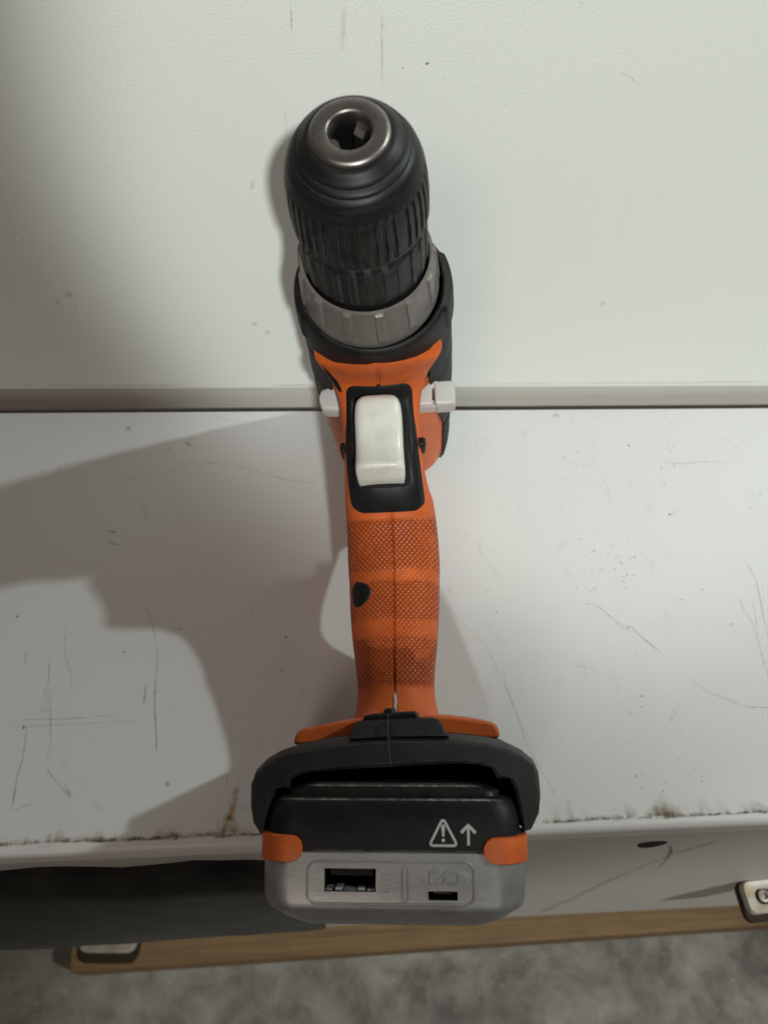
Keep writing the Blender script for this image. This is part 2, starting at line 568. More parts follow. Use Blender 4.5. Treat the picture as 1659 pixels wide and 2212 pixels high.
m, nt, b_ = new_mat('orange_grip_rubber')
co = objco(nt)
uvn = nt.nodes.new('ShaderNodeUVMap')
sepx = nt.nodes.new('ShaderNodeSeparateXYZ')
lk(nt, uvn.outputs[0], sepx.inputs[0])
kk = 2 * math.pi / 1.9
u_, v_ = sepx.outputs[0], sepx.outputs[1]
v2 = math_n(nt, 'MULTIPLY', v_, .92)
s1 = math_n(nt, 'ABSOLUTE', math_n(nt, 'SINE', math_n(nt, 'MULTIPLY', math_n(nt, 'ADD', u_, v2), kk / 2)))
s2 = math_n(nt, 'ABSOLUTE', math_n(nt, 'SINE', math_n(nt, 'MULTIPLY', math_n(nt, 'SUBTRACT', u_, v2), kk / 2)))
dia = math_n(nt, 'MINIMUM', s1, s2)
dia = ramp(nt, dia, .08, .55)
at = nt.nodes.new('ShaderNodeAttribute')
at.attribute_name = 'knurl'
kmask = math_n(nt, 'MULTIPLY', at.outputs['Fac'], math_n(nt, 'ADD', ramp(nt, tex_noise(nt, co, 85, 4, .6), .36, .60), .55), True)
hgt = math_n(nt, 'MULTIPLY', dia, kmask)
gr = math_n(nt, 'MULTIPLY', math_n(nt, 'SUBTRACT', 1.0, dia), kmask)
blot = ramp(nt, tex_noise(nt, co, 60, 5, .65), .34, .66)
c = mix(nt, math_n(nt, 'MULTIPLY', blot, .35), (.58, .108, .017), (.42, .075, .02))
c = mix(nt, math_n(nt, 'MULTIPLY', kmask, .16), c, (.40, .062, .016))
c = mix(nt, math_n(nt, 'MULTIPLY', gr, math_n(nt, 'ADD', math_n(nt, 'MULTIPLY', blot, .22), .05)), c, (.12, .024, .013))
bandm = math_n(nt, 'SUBTRACT', 1.0, math_n(nt, 'ABSOLUTE', math_n(nt, 'DIVIDE', math_n(nt, 'SUBTRACT', v_, 6.5), 6.0)), True)
bandf = math_n(nt, 'MULTIPLY', bandm, ramp(nt, tex_noise(nt, co, 75, 5, .7), .36, .58))
c = mix(nt, math_n(nt, 'MULTIPLY', bandf, .6), c, (.17, .035, .016))
grime = ramp(nt, tex_noise(nt, co, 38, 6, .7, .8), .50, .68)
c = mix(nt, math_n(nt, 'MULTIPLY', grime, .24), c, (.21, .04, .016))
sp = ramp(nt, tex_noise(nt, co, 700, 2), .69, .76)
c = mix(nt, math_n(nt, 'MULTIPLY', sp, .35), c, (.62, .30, .18))
lk(nt, c, b_.inputs['Base Color'])
b_.inputs['Roughness'].default_value = .55
b_.inputs['Specular IOR Level'].default_value = .32
n1 = bump(nt, None, hgt, 1.0, .0009)
bump(nt, b_, tex_noise(nt, co, 1600, 2), .5, .00006, n1)
M_GRIP = m
grip = loft('grip', ring_list, M_GRIP, drill, uvs=uvl, attrs={'knurl': kn}, smooth=55)

# black slot and badge let into the yoke
def patch(name, pts, off, mat, parent, dome=0.0):
    """raised patch on the yoke; pts in (s, x)"""
    cs = sum(p[0] for p in pts) / len(pts)
    cx_ = sum(p[1] for p in pts) / len(pts)
    rings = []
    for f, o in ((1.0, -.8), (1.0, off * .6), (.94, off), (.6, off + dome * .6), (.25, off + dome)):
        rings.append([ysurf(cs + (s - cs) * f, cx_ + (x - cx_) * f, o) for s, x in pts])
    return loft(name, rings, mat, parent, cap=(False, True), smooth=50)
def oval(cs, cx_, ls, lx, rot, n=20, p=2.0):
    o = []
    for i in range(n):
        t = 2 * math.pi * i / n
        a_ = math.copysign(abs(math.cos(t)) ** (2 / p), math.cos(t)) * ls
        b2 = math.copysign(abs(math.sin(t)) ** (2 / p), math.sin(t)) * lx
        o.append((cs + a_ * math.cos(rot) - b2 * math.sin(rot), cx_ + a_ * math.sin(rot) + b2 * math.cos(rot)))
    return o
patch('lamp_slot', oval(13.5, -16.6, 5.6, 1.25, .5), .12, M_DARK, drill)
patch('badge', [(s_of_h(97) + a_, x) for a_, x in ((-.5, -13.6), (0.2, -11.6), (1.2, -9.6), (3.0, -8.3), (5.0, -8.2), (7, -9.3), (8.6, -11.3), (9.3, -12.8), (8.6, -14.2), (6, -14.9), (3, -15), (1, -14.6))], .35, M_BLACK, drill, .25)

# trigger surround: black ring inlaid in the yoke
GS0, GS1 = s_of_h(28.3) + 0, 0
s_top = float(arc[np.argmin(np.abs(YI[:, 1] - 92.6))])
s_bot = s_of_h(72.5)
def ringpts(s0, s1, w0, w1, r, n=9):
    """rounded outline in (s,x), half width w0 at the top, w1 at the bottom"""
    cs, hs = (s0 + s1) / 2, (s1 - s0) / 2
    pts = rrect(hs, 1.0 * w1, r, n, 0, 0)
    dense = []
    m_ = len(pts)
    for i in range(m_):
        p, q = pts[i], pts[(i + 1) % m_]
        k = max(1, int(math.hypot(q[0] - p[0], q[1] - p[1]) / 1.2))
        dense += [(p[0] + (q[0] - p[0]) * j / k, p[1] + (q[1] - p[1]) * j / k) for j in range(k)]
    out = []
    for ds, x in dense:
        f = (ds + hs) / (2 * hs)
        out.append((cs + ds, x * (w0 + (w1 - w0) * f) / w1))
    return out
OUT = ringpts(s_top, s_bot, 12.0, 13.2, 4.6)
s_in0, s_in1 = s_of_h(32.4), s_of_h(64.6)
def toward(pts, k, n):
    return pts
cs_ = (s_in0 + s_in1) / 2
INN = []
for s, x in OUT:
    f = (s - s_top) / (s_bot - s_top)
    ss = s_in0 + f * (s_in1 - s_in0)
    INN.append((ss, x * (9.3 / (12.0 + (13.2 - 12.0) * f))))
g_r = []
for f, o in ((0, -1.2), (0, .25), (.12, .7), (.5, .85), (.85, .75), (.97, .35), (1.0, -.6), (1.0, -9)):
    g_r.append([ysurf(p[0] + (q[0] - p[0]) * f, p[1] + (q[1] - p[1]) * f, o) for p, q in zip(OUT, INN)])
g_r2 = [[(lambda c0: c0)(p) for p in r] for r in g_r]
patch_pts = INN
loft('trigger_surround', g_r, M_BLACK, drill, cap=(False, False), smooth=45)
csx = (s_in0 + s_in1) / 2
loft('trigger_recess', [[ysurf(csx + (s - csx) * f, x * f, .2) for s, x in INN] for f in (1.02, .9, .8, .7, .6, .5, .4, .3, .2, .1)], M_DARK, drill, cap=(False, True), smooth=0)
def trig_ring(h, bf, W, dep, cx=.2, m_=5.0, n=40):
    ring = []
    for j in range(n):
        t = 2 * math.pi * j / n
        c, s_ = math.cos(t), math.sin(t)
        x = math.copysign(abs(c) ** (2 / m_), c) * W
        d = dep / 2 * (1 - math.copysign(abs(s_) ** (2 / m_), s_))
        ring.append(D(cx + x, h, bf - d))
    return ring
TST = catmull([(31.6, 88.6, 3.2, 6), (32.2, 90.6, 5.3, 8), (33.6, 92.8, 7.1, 11), (36, 94.0, 8.2, 14), (40, 93.6, 8.65, 14), (46, 92.2, 8.7, 14), (52, 91.7, 8.7, 14), (56.2, 92.2, 8.8, 14),
               (58.7, 92.8, 8.9, 14), (60.3, 92.2, 8.9, 14), (61.3, 90.4, 8.8, 13), (62.9, 86.6, 8.4, 9), (63.5, 83.4, 8.0, 8)], 5)
loft('trigger', [trig_ring(*q) for q in TST], M_WHITE, drill, smooth=60)

# forward / reverse lever: a bar right through the body
lev = loft('direction_lever', [[D(x, h, b) for h, b in rrect(hh, 4.5, 1.6, 4, 25.4, 69)] for x, hh in ((-23.2, 2.0), (-22.4, 3.9), (-20.6, 4.7), (-14, 5.2), (20.5, 5.0), (20.6, 2.6))], M_LEVER, drill, smooth=40)
loft('lever_end', [[D(x, h, b) for h, b in rrect(5.0 - k, 5.0 - k, 1.5, 4, 25.6, 69.3)] for x, k in ((21.5, .6), (22.0, 0), (28.2, 0), (29.2, .3), (29.7, 1.2))], M_LEVER, lev, smooth=40)
loft('lever_bar', [[D(x, h, b) for h, b in rrect(1.4, 4.4, .5, 3, 22.0, 69.6)] for x in (12, 23)], M_LEVER, lev, smooth=40)
dbox('lever_bar', 12, 23, 27.6, 30.6, 66, 72, M_LEVER, lev, bevel=.5)
# notch tabs where the black surround shows through at the sides
dbox('side_tab', 13.4, 17.2, 45.4, 49.0, 70, 80, M_BLACK, drill, bevel=.9)
dbox('side_tab', -15.0, -12.9, 46, 50.0, 70, 80, M_BLACK, drill, bevel=.9)

# foot -----------------------------------------------------------------------------------------------
FL = [(-32, 154), (-31.2, 150.6), (-29.6, 149.3), (-24.4, 148.2), (-17, 147.0), (-10, 146.3), (1.5, 145.9), (13, 146.1), (20.6, 146.6), (28.7, 147.8), (34, 148.9), (35.4, 149.5), (36.2, 151), (36.6, 154)]
prism('grip_flange', FL, 42, 88, M_ORANGE, drill, bevel=1.1, segs=3)
OC = [(-39, 178.5), (-41.2, 175), (-42.1, 170), (-42, 163.5), (-40.6, 160), (-37.2, 157), (-33, 154.8), (-27, 153.1), (-18, 151.8), (-9, 151.2), (2, 150.9), (13, 151.2), (22, 151.8), (31, 153.1), (37, 154.8),
      (41.2, 157), (44.6, 160), (46, 163.5), (46.1, 170), (45.2, 175), (42.6, 179.5)]
IC = [(-36.6, 178), (-35.8, 174), (-34.6, 169), (-33, 165.4), (-29.3, 165.1), (-28.8, 162.9), (-25.9, 161.3), (-21.9, 160.7), (-14, 160.4), (-9, 160.2), (2, 160.0), (12, 159.7), (22, 159.7), (27.5, 160.2), (31.2, 161.3),
      (32.6, 164.2), (36.4, 164.4), (37.6, 167.6), (38.2, 171), (38.8, 175), (39.4, 179)]
def dens(pts, k):
    o = []
    for p, q in zip(pts, pts[1:]):
        o += [(p[0] + (q[0] - p[0]) * i / k, p[1] + (q[1] - p[1]) * i / k) for i in range(k)]
    return o + [pts[-1]]
def shrink(pts, k, cx=2, ch=172):
    out = []
    for i, (x, h) in enumerate(pts):
        a0, a1 = pts[max(0, i - 1)], pts[min(len(pts) - 1, i + 1)]
        tx, th_ = a1[0] - a0[0], a1[1] - a0[1]
        q = math.hypot(tx, th_)
        nx, nh = -th_ / q, tx / q
        out.append((x + nx * k, h + nh * k))
    return out
OCs = dens(OC, 4)
ICs = dens(IC, 4)
o_in = shrink(OCs, 1.7)
o_mid = shrink(OCs, 1.4)
ring_seq = [(OCs, 44), (OCs, 103), (shrink(OCs, .5), 106.5), (o_mid, 111.8), (o_in, 112.6), (shrink(OCs, 2.1), 113.0), ([(x * 1 + (q[0] - x) * .12, h + (q[1] - h) * .12) for (x, h), q in zip(ICs, o_in)], 113.0), (ICs, 112.4), (ICs, 48)]
n_ = len(OCs)
fv = []
for pts, b in ring_seq:
    fv += [D(x, h, b) for x, h in pts]
nr_ = len(ring_seq)
ff = grid_faces(nr_, n_, False)
ff.append(tuple(i * n_ for i in range(nr_)))
ff.append(tuple(i * n_ + n_ - 1 for i in range(nr_ - 1, -1, -1)))
foot = obj('battery_foot', fv, ff, M_BLACK, drill, smooth=24)
obj('foot_back', [D(x, h, 50) for x, h in ICs] + [D(x, h, 46) for x, h in ICs], grid_faces(2, n_, True, True, True), M_DARK, foot, smooth=0)
dbox('contact_block', 22, 33, 160.5, 164.2, 60, 96, M_DARK, foot, bevel=.4)
prism('foot_latch', [(-11.2, 152), (-10.4, 149.4), (-9.4, 147.6), (-8.2, 146.9), (1, 146.5), (14.6, 146.6), (16.4, 147.2), (17.4, 149), (18.4, 151.2), (19.4, 152)], 70, 110.5, M_BLACK, foot, bevel=.7)
prism('foot_latch', [(-7.4, 147.5), (-6.9, 145.6), (-6.2, 145.0), (8.6, 144.5), (9.8, 145.1), (10.8, 147.4)], 66, 105.5, M_RUBBER, foot, bevel=.6)
prism('foot_latch', [(-1.2, 146), (-.6, 143.8), (0, 143.2), (1.6, 143.2), (2.2, 143.8), (2.6, 146)], 76, 103.5, M_RUBBER, foot, bevel=.5)
# parting line down the foot: a dark gap with a dusty lip
print_line('parting_line', [(1.0, 146.8), (.9, 150), (1.1, 154), (1.2, 157.5), (1.6, 159.8)], .34, 113.0, M_DUST, foot)
print_line('parting_line', [(1.45, 146.8), (1.35, 150), (1.55, 154), (1.65, 157.5)], .4, 113.0, M_DARK, foot)
print_line('parting_line', [(1.0, 144.8), (.9, 148), (1.0, 150.6)], .34, 110.5, M_DUST, foot)
# packing that shows white in the open seam of the handle
obj('seam_filler', [ysurf(s_of_h(h), x + .35, .16) for h, x0, x1 in ((138.2, -.25, .2), (139.2, -.55, .45), (141, -.4, .6), (142.6, -.6, .35), (144.4, -.35, .4), (145.6, -.2, .2)) for x in (x0, x1)],
    [(2 * i, 2 * i + 1, 2 * i + 3, 2 * i + 2) for i in range(5)], M_LEVER, drill, smooth=0)

# battery pack -----------------------------------------------------------------------------------------
bat = bpy.data.objects.new('battery_pack', None)
COL.objects.link(bat)
bat.parent = drill
BC = (1.25, 183.0)
bat.matrix_parent_inverse = Matrix.Identity(4)
bat.matrix_basis = Matrix.Translation(Vector(D(BC[0], BC[1], 0)) * MM) @ Matrix.Rotation(math.radians(-2.0), 4, 'Z')
# battery coordinates: x, h relative to BC
def plan(Wd, bf, bb, r, n=7):
    return rrect(Wd, (bf - bb) / 2, r, n, 0, (bf + bb) / 2)
def brings(spec):
    out = []
    for h, Wd, bf, bb, r in spec:
        out.append([D(x, h, b) for x, b in plan(Wd, bf, bb, r)])
    return out
loft('battery_plateau', brings([(-18.6, 24, 112, 64, 4), (-18.4, 26.2, 113.6, 63, 5), (-16.9, 29.8, 114.6, 62, 5), (-16.4, 31.0, 114.8, 62, 5), (-15.9, 31.3, 115, 62, 5), (-14, 31.6, 115.2, 62, 5)]), M_BATT, bat, smooth=25)
loft('battery_top', brings([(-15.2, 30, 113.5, 62, 5), (-14.9, 33.2, 115.4, 60, 6), (-13.9, 34.8, 116.8, 59, 7), (-12.2, 36.0, 117.6, 58, 8), (-9, 36.7, 118, 57, 8), (-4, 37.2, 118, 57, 8), (-.45, 37.4, 118, 57, 8), (-.3, 37.2, 117.7, 57, 8), (-.1, 36.8, 117.2, 57, 8)]),
     M_BATT, bat, smooth=30)
shell = loft('battery_shell', brings([(-.3, 36.9, 117.3, 56, 8), (0, 37.5, 117.9, 55.5, 8), (.3, 37.8, 118.1, 55, 8.5), (6, 37.9, 118.1, 55, 8.5), (12.6, 37.6, 118, 55, 8.5), (14.4, 36.9, 117.8, 55, 8.5), (15.3, 36.0, 117.4, 55.5, 8.3), (15.8, 35.2, 116.9, 55.7, 8),
              (16.0, 34.6, 116.2, 56, 8), (18.4, 32.6, 113.4, 58, 8), (20.2, 29.0, 110.8, 60, 8), (20.9, 26.5, 108.5, 62, 7.5)]), M_SILVER, bat, smooth=30)
def cut(target, name, *bx):
    c_ = dbox(name, *bx, M_DARK, bat, smooth=0)
    md = target.modifiers.new('cut', 'BOOLEAN')
    md.operation = 'DIFFERENCE'
    md.object = c_
    md.solver = 'EXACT'
    return c_
USB = (-19.3, -4.7, 4.1, 10.2)
MIC = (9.9, 18.2, 9.8, 12.2)
cutters = [cut(shell, 'c1', USB[0], USB[1], USB[2], USB[3], 104, 125), cut(shell, 'c2', MIC[0], MIC[1], MIC[2], MIC[3], 108, 125)]
bpy.context.view_layer.update()
dg = bpy.context.evaluated_depsgraph_get()
nm_ = bpy.data.meshes.new_from_object(shell.evaluated_get(dg))
shell.modifiers.clear()
shell.data = nm_
nm_.name = 'battery_shell'
nm_.shade_smooth()
nm_.set_sharp_from_angle(angle=math.radians(30))
for c_ in cutters:
    bpy.data.objects.remove(c_)
nm_.materials.clear()
nm_.materials.append(M_SILVER)
def liner(name, x0, x1, h0, h1, b0, b1):
    e = .12
    v = [D(x, h, b) for b in (b0, b1) for x, h in ((x0 + e, h0 + e), (x1 - e, h0 + e), (x1 - e, h1 - e), (x0 + e, h1 - e))]
    return obj(name, v, grid_faces(2, 4, True, True, False), M_DARK, bat, smooth=0)
usb = liner('usb_port', *USB, 104.5, 117.6)
dbox('usb_tongue', -18.1, -5.9, 4.7, 6.7, 105, 114.5, M_BLACK, usb, bevel=.2)
for x0, x1, hh in ((-19.0, -17.1, 9.6), (-16.3, -14.3, 9.2), (-13.9, -10.3, 9.8), (-9.9, -7.9, 9.3), (-7.3, -5.0, 9.6)):
    dbox('usb_spring', x0, x1, hh, 10.1, 112, 117.2, M_SILVER, usb, bevel=.12)
mic = liner('micro_usb_port', *MIC, 108.5, 117.6)
dbox('usb_tongue', 11.5, 16.6, 10.7, 11.2, 109, 115, M_DSTEEL, mic)
def loop_tube(name, pts, r, parent=bat, closed=True):
    return tube(name, [D(x, h, 118.06) for x, h in pts], r, M_SILVER, parent, closed=closed, n=8, smooth=60)
loop_tube('panel_rib', rrect(23.4, 5.55, 2.6, 6, -.6, 7.75), .34)
loop_tube('panel_rib', rrect(.75, 4.5, .5, 3, 3.6, 7.9), .26)
# embossed charging symbol
ic = loop_tube('charge_symbol', [(13.0, 4.7), (10.6, 4.7), (10.4, 5.0), (10.4, 7.4), (10.7, 7.7), (13.2, 7.7)], .27, closed=False)
loop_tube('charge_symbol', [(16.0, 4.7), (18.2, 4.7), (18.4, 5.0), (18.4, 7.4), (18.1, 7.7), (15.4, 7.7)], .27, closed=False)
loop_tube('charge_symbol', [(15.2, 4.5), (13.7, 6.3), (15.0, 6.3), (13.9, 8.0)], .28, closed=False)
# raised USB lettering, read from below upwards
def text(name, body, size, ext, mat, parent, loc, rotz):
    cu = bpy.data.curves.new(name, 'FONT')
    cu.body = body
    cu.size = size * MM
    cu.extrude = ext * MM
    cu.space_character = 1.25
    cu.align_x = 'CENTER'
    cu.align_y = 'CENTER'
    to = bpy.data.objects.new(name, cu)
    COL.objects.link(to)
    bpy.context.view_layer.update()
    me = bpy.data.meshes.new_from_object(to.evaluated_get(bpy.context.evaluated_depsgraph_get()))
    bpy.data.objects.remove(to)
    o = bpy.data.objects.new(name, me)
    me.materials.clear()
    me.materials.append(mat)
    COL.objects.link(o)
    o.parent = parent
    o.matrix_basis = Matrix.Translation(Vector(loc) * MM) @ Matrix.Rotation(rotz, 4, 'Z')
    return o
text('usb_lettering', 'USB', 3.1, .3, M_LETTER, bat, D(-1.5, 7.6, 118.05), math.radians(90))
# printed warning triangle and arrow
def rounded_poly(P, r, n=5):
    o = []
    m_ = len(P)
    for i in range(m_):
        p, a_, c_ = Vector(P[i]), Vector(P[i - 1]), Vector(P[(i + 1) % m_])
        u, v = (a_ - p).normalized(), (c_ - p).normalized()
        s0, s1 = p + u * r, p + v * r
        for k in range(n + 1):
            t = k / n
            o.append(tuple(s0 * (1 - t) ** 2 + p * 2 * t * (1 - t) + s1 * t * t))
    return o
tri = print_line('warning_triangle', rounded_poly([(14.4, -9.4), (10.4, -2.1), (18.4, -2.1)], 1.3), .68, 118.0, M_PRINT, bat, closed=True)
obj('exclamation_mark', [D(14.4 + x, h, 118.07) for x, h in ((-.55, -7.4), (0, -7.8), (.55, -7.4), (.3, -4.6), (0, -4.4), (-.3, -4.6))], [tuple(range(6))], M_PRINT, tri, smooth=0)
obj('exclamation_mark', [D(14.4 + .5 * math.cos(q), -3.5 + .5 * math.sin(q), 118.07) for q in [k * math.pi / 6 for k in range(12)]], [tuple(range(12))], M_PRINT, tri, smooth=0)
arr = print_line('arrow_mark', [(21.5, -2.2), (21.5, -4.5), (21.5, -7.2)], .75, 118.0, M_PRINT, bat)
print_line('arrow_mark', [(19.5, -5.5), (20.4, -6.5), (21.5, -7.6), (22.6, -6.5), (23.5, -5.5)], .85, 118.0, M_PRINT, arr, th=.09)
for P_ in ([(18.9, 4.3), (20.4, 5.9), (21.4, 7.6)], [(20.0, 4.4), (21.9, 6.6)], [(20.9, 4.6), (22.2, 6.0)]):
    print_line('scratch', P_, .16, 118.08, M_PRINT, bat, th=.03)
# orange corner latches wrapping round the front corners
def wall_pt(t, h, off):
    """t = distance to the side from x=25 along the front and round the corner (for the + side)"""
    Wd, bf, r = 37.9, 118.1, 8.5
    fl = (Wd - r) - 25.6
    if t < fl:
        return (25.6 + t, h, bf + off)
    q = (t - fl) / r
    if q < math.pi / 2:
        return (Wd - r + (r + off) * math.sin(q), h, bf - r + (r + off) * math.cos(q))
    return (Wd + off, h, bf - r - (t - fl - r * math.pi / 2))
for sgn, hc in ((-1, -1.1), (1, -.9)):
    OL = []
    for i in range(13):
        q = math.pi / 2 + math.pi * i / 12
        OL.append((3.4 + 3.4 * math.cos(q), hc + 3.55 * math.sin(q)))
    far = 26
    k = 22
    OL += [(3.4 + (far - 3.4) * i / k, hc - 3.55 - .15 * i / k) for i in range(1, k + 1)]
    OL += [(far - (far - 3.4) * i / k, hc + 3.55 + .1) for i in range(0, k)]
    rings = []
    for f, o_ in ((1, -.6), (1, .55), (.93, .95), (.8, 1.0), (.0, 1.0)):
        ring = []
        for t, h in OL:
            tt = t if t > 3.4 else 3.4 + (t - 3.4) * (1 if f > .9 else .9 + 0 * f)
            x, hh, bb = wall_pt(max(0, t + (0 if t > 3 else (1 - f) * .7)), hc + (h - hc) * f, o_)
            ring.append(D(sgn * x, hh, bb))
        rings.append(ring)
    loft('corner_latch', rings, M_ORANGE, bat, cap=(False, False), smooth=45)
# dust caught along the ledges of the battery top
def dust_ribbon(h, b, x0, x1, wd, al, seed):
    rnd = random.Random(seed)
    V, F, A = [], [], []
    n = 60
    for i in range(n):
        x = x0 + (x1 - x0) * i / (n - 1)
        e = min(1, i / 4, (n - 1 - i) / 4)
        V += [D(x, h - wd / 2, b), D(x, h, b), D(x, h + wd / 2, b)]
        A += [0, al * e * rnd.uniform(.5, 1.1), 0]
        if i:
            q = (i - 1) * 3
            F += [(q, q + 1, q + 4, q + 3), (q + 1, q + 2, q + 5, q + 4)]
    return obj('ledge_dust', V, F, M_DUSTMARK, bat, smooth=0, attrs={'alpha': A})
dust_ribbon(-14.2, 117.0, -32.5, 32, .8, 1.0, 1)
dust_ribbon(-17.8, 114.75, -26, 26, .7, .8, 2)
dust_ribbon(-.35, 118.2, -24, 25, .35, .6, 3)
# ------------------------------------------------------------------ bench, wall, floor
def painted(name, col, rough, scale_bump, dist, blot=.06, specks=.5, spec=.4, warm=(.55, .50, .40)):
    m, nt, b = new_mat(name)
    co = objco(nt)
    big = tex_noise(nt, co, 9, 5, .6)
    c = mix(nt, math_n(nt, 'MULTIPLY', ramp(nt, big, .40, .75), blot * 2), col, tuple(k * .86 for k in col))
    st = ramp(nt, tex_noise(nt, co, 22, 6, .75, .5), .60, .78)
    c = mix(nt, math_n(nt, 'MULTIPLY', st, blot * 2.2), c, warm)
    sp = ramp(nt, tex_noise(nt, co, 330, 2, .4), .745, .79)
    gate = ramp(nt, tex_noise(nt, co, 14, 3), .5, .68)
    c = mix(nt, math_n(nt, 'MULTIPLY', math_n(nt, 'MULTIPLY', sp, gate), specks), c, (.16, .13, .10))
    c = mix(nt, math_n(nt, 'MULTIPLY', ramp(nt, tex_noise(nt, co, 1250, 2, .6), .3, .7), .07), c, (.3, .3, .29))
    lk(nt, c, b.inputs['Base Color'])
    b.inputs['Roughness'].default_value = rough
    b.inputs['Specular IOR Level'].default_value = spec
    bump(nt, b, tex_noise(nt, co, scale_bump, 3), .5, dist)
    return m
M_TOP = painted('white_laminate', (.70, .69, .69), .42, 900, .00005)
M_WALL = painted('white_embossed_steel', (.68, .69, .665), .45, 1100, .00028, .05, .25)
M_APRON = painted('white_painted_board', (.55, .54, .52), .5, 300, .0001, .1, .4)

bench = empty('workbench', (0, .18, 0), 'white laminate bench top with scratch marks and a dirty front edge under the drill', 'workbench')
bench.location = (0, 0, 0)
# bench top with a rounded front edge (profile in y,z swept along x)
def sweep_x(name, prof, x0, x1, mat, parent, **kw):
    return loft(name, [[(x, y, z) for y, z in prof] for x in (x0, x1)], mat, parent, **kw)
prof = [(290.4, 0)] + [(69.0 - 3.0 * math.sin(q), -3.0 + 3.0 * math.cos(q)) for q in [math.pi / 2 * i / 8 for i in range(9)]] + [(66, -10), (290.4, -10)]
sweep_x('bench_top', prof, -1100, 1100, M_TOP, bench, smooth=40)
box('front_panel', -1100, 1100, 67.8, 82, -256, -10.4, M_APRON, bench, bevel=1.2)
box('back_panel', -1100, 1100, 262, 276, -499.6, -10.4, M_APRON, bench)
for lx in (-120, 420):
    box('leg', lx, lx + 40, 128, 152, -459.8, -10.3, M_APRON, bench, bevel=1)
# bench feet: wooden runner lying on the floor under the front panel
m, nt, b = new_mat('pale_timber')
co = objco(nt)
mp = nt.nodes.new('ShaderNodeMapping')
mp.inputs['Scale'].default_value = (2.2, 60, 60)
lk(nt, co, mp.inputs[0])
gr = tex_noise(nt, mp.outputs[0], 3.2, 6, .6, .8)
c = mix(nt, ramp(nt, gr, .32, .70), (.29, .185, .086), (.17, .105, .05))
c = mix(nt, math_n(nt, 'MULTIPLY', ramp(nt, tex_noise(nt, co, 30, 5, .7), .5, .7), .4), c, (.15, .095, .05))
kn_ = ramp(nt, tex_noise(nt, co, 16, 2, .4), .70, .76)
c = mix(nt, math_n(nt, 'MULTIPLY', kn_, .6), c, (.09, .045, .02))
lk(nt, c, b.inputs['Base Color'])
b.inputs['Roughness'].default_value = .7
bump(nt, b, gr, .4, .0006)
M_WOOD = m
run = obj('wooden_runner', [(x, y, z) for z in (-499.6, -460) for x, y in ((-231, 67.2), (700, 78.5), (700, 168), (-236, 156))], grid_faces(2, 4, True, True, True), M_WOOD, None, bevel=2.0)
tag(run, 'pale wooden runner lying on the concrete floor under the white bench', 'timber')

m, nt, b = new_mat('mottled_concrete')
co = objco(nt)
n1 = tex_noise(nt, co, 17, 7, .66, .3)
n2 = tex_noise(nt, co, 30, 4, .55, .4)
n3 = tex_noise(nt, co, 300, 3, .6)
c = mix(nt, ramp(nt, n1, .40, .60), (.125, .122, .110), (.28, .275, .25))
c = mix(nt, math_n(nt, 'MULTIPLY', ramp(nt, n2, .42, .68), .55), c, (.42, .42, .39))
c = mix(nt, math_n(nt, 'MULTIPLY', ramp(nt, tex_noise(nt, co, 19, 6, .7), .55, .72), .55), c, (.11, .105, .095))
c = mix(nt, math_n(nt, 'MULTIPLY', ramp(nt, n3, .60, .75), .2), c, (.12, .115, .105))
c = mix(nt, math_n(nt, 'MULTIPLY', ramp(nt, tex_noise(nt, co, 6, 4, .6), .42, .64), .45), c, (.15, .14, .122))
c = mix(nt, math_n(nt, 'MULTIPLY', ramp(nt, tex_noise(nt, co, 130, 3, .7), .60, .72), .45), c, (.44, .44, .41))
lk(nt, c, b.inputs['Base Color'])
b.inputs['Roughness'].default_value = .72
bump(nt, b, n3, .4, .0008)
M_CONC = m
fl = obj('floor', [(-6, -6, -.5), (6, -6, -.5), (6, 6, -.5), (-6, 6, -.5)], [(0, 1, 2, 3)], M_CONC, None, scale=1, smooth=0)
tag(fl, 'mottled grey concrete floor below the bench', 'floor', kind='structure')

# wall of white steel sheets behind the bench
wall = empty('wall', (0, .304, 0), 'white embossed steel wall with a level joint just above the bench', 'wall')
wall.location = (0, 0, 0)
pr = [(299.2, 1500), (299.2, 10.6), (299.0, 10.3), (298.95, 9.8), (299.1, 9.4), (299.5, 9.2), (308, 9.2), (308, 1500)]
sweep_x('wall_panel', pr, -1500, 1500, M_WALL, wall, smooth=35)
M_WALL2 = painted('grimy_beige_steel', (.57, .55, .50), .55, 1100, .0002, .14, .5)
sweep_x('wall_panel', [(300.3, 8.7), (300.3, -499.5), (312, -499.5), (312, 8.7)], -1500, 1500, M_WALL2, wall, smooth=0)

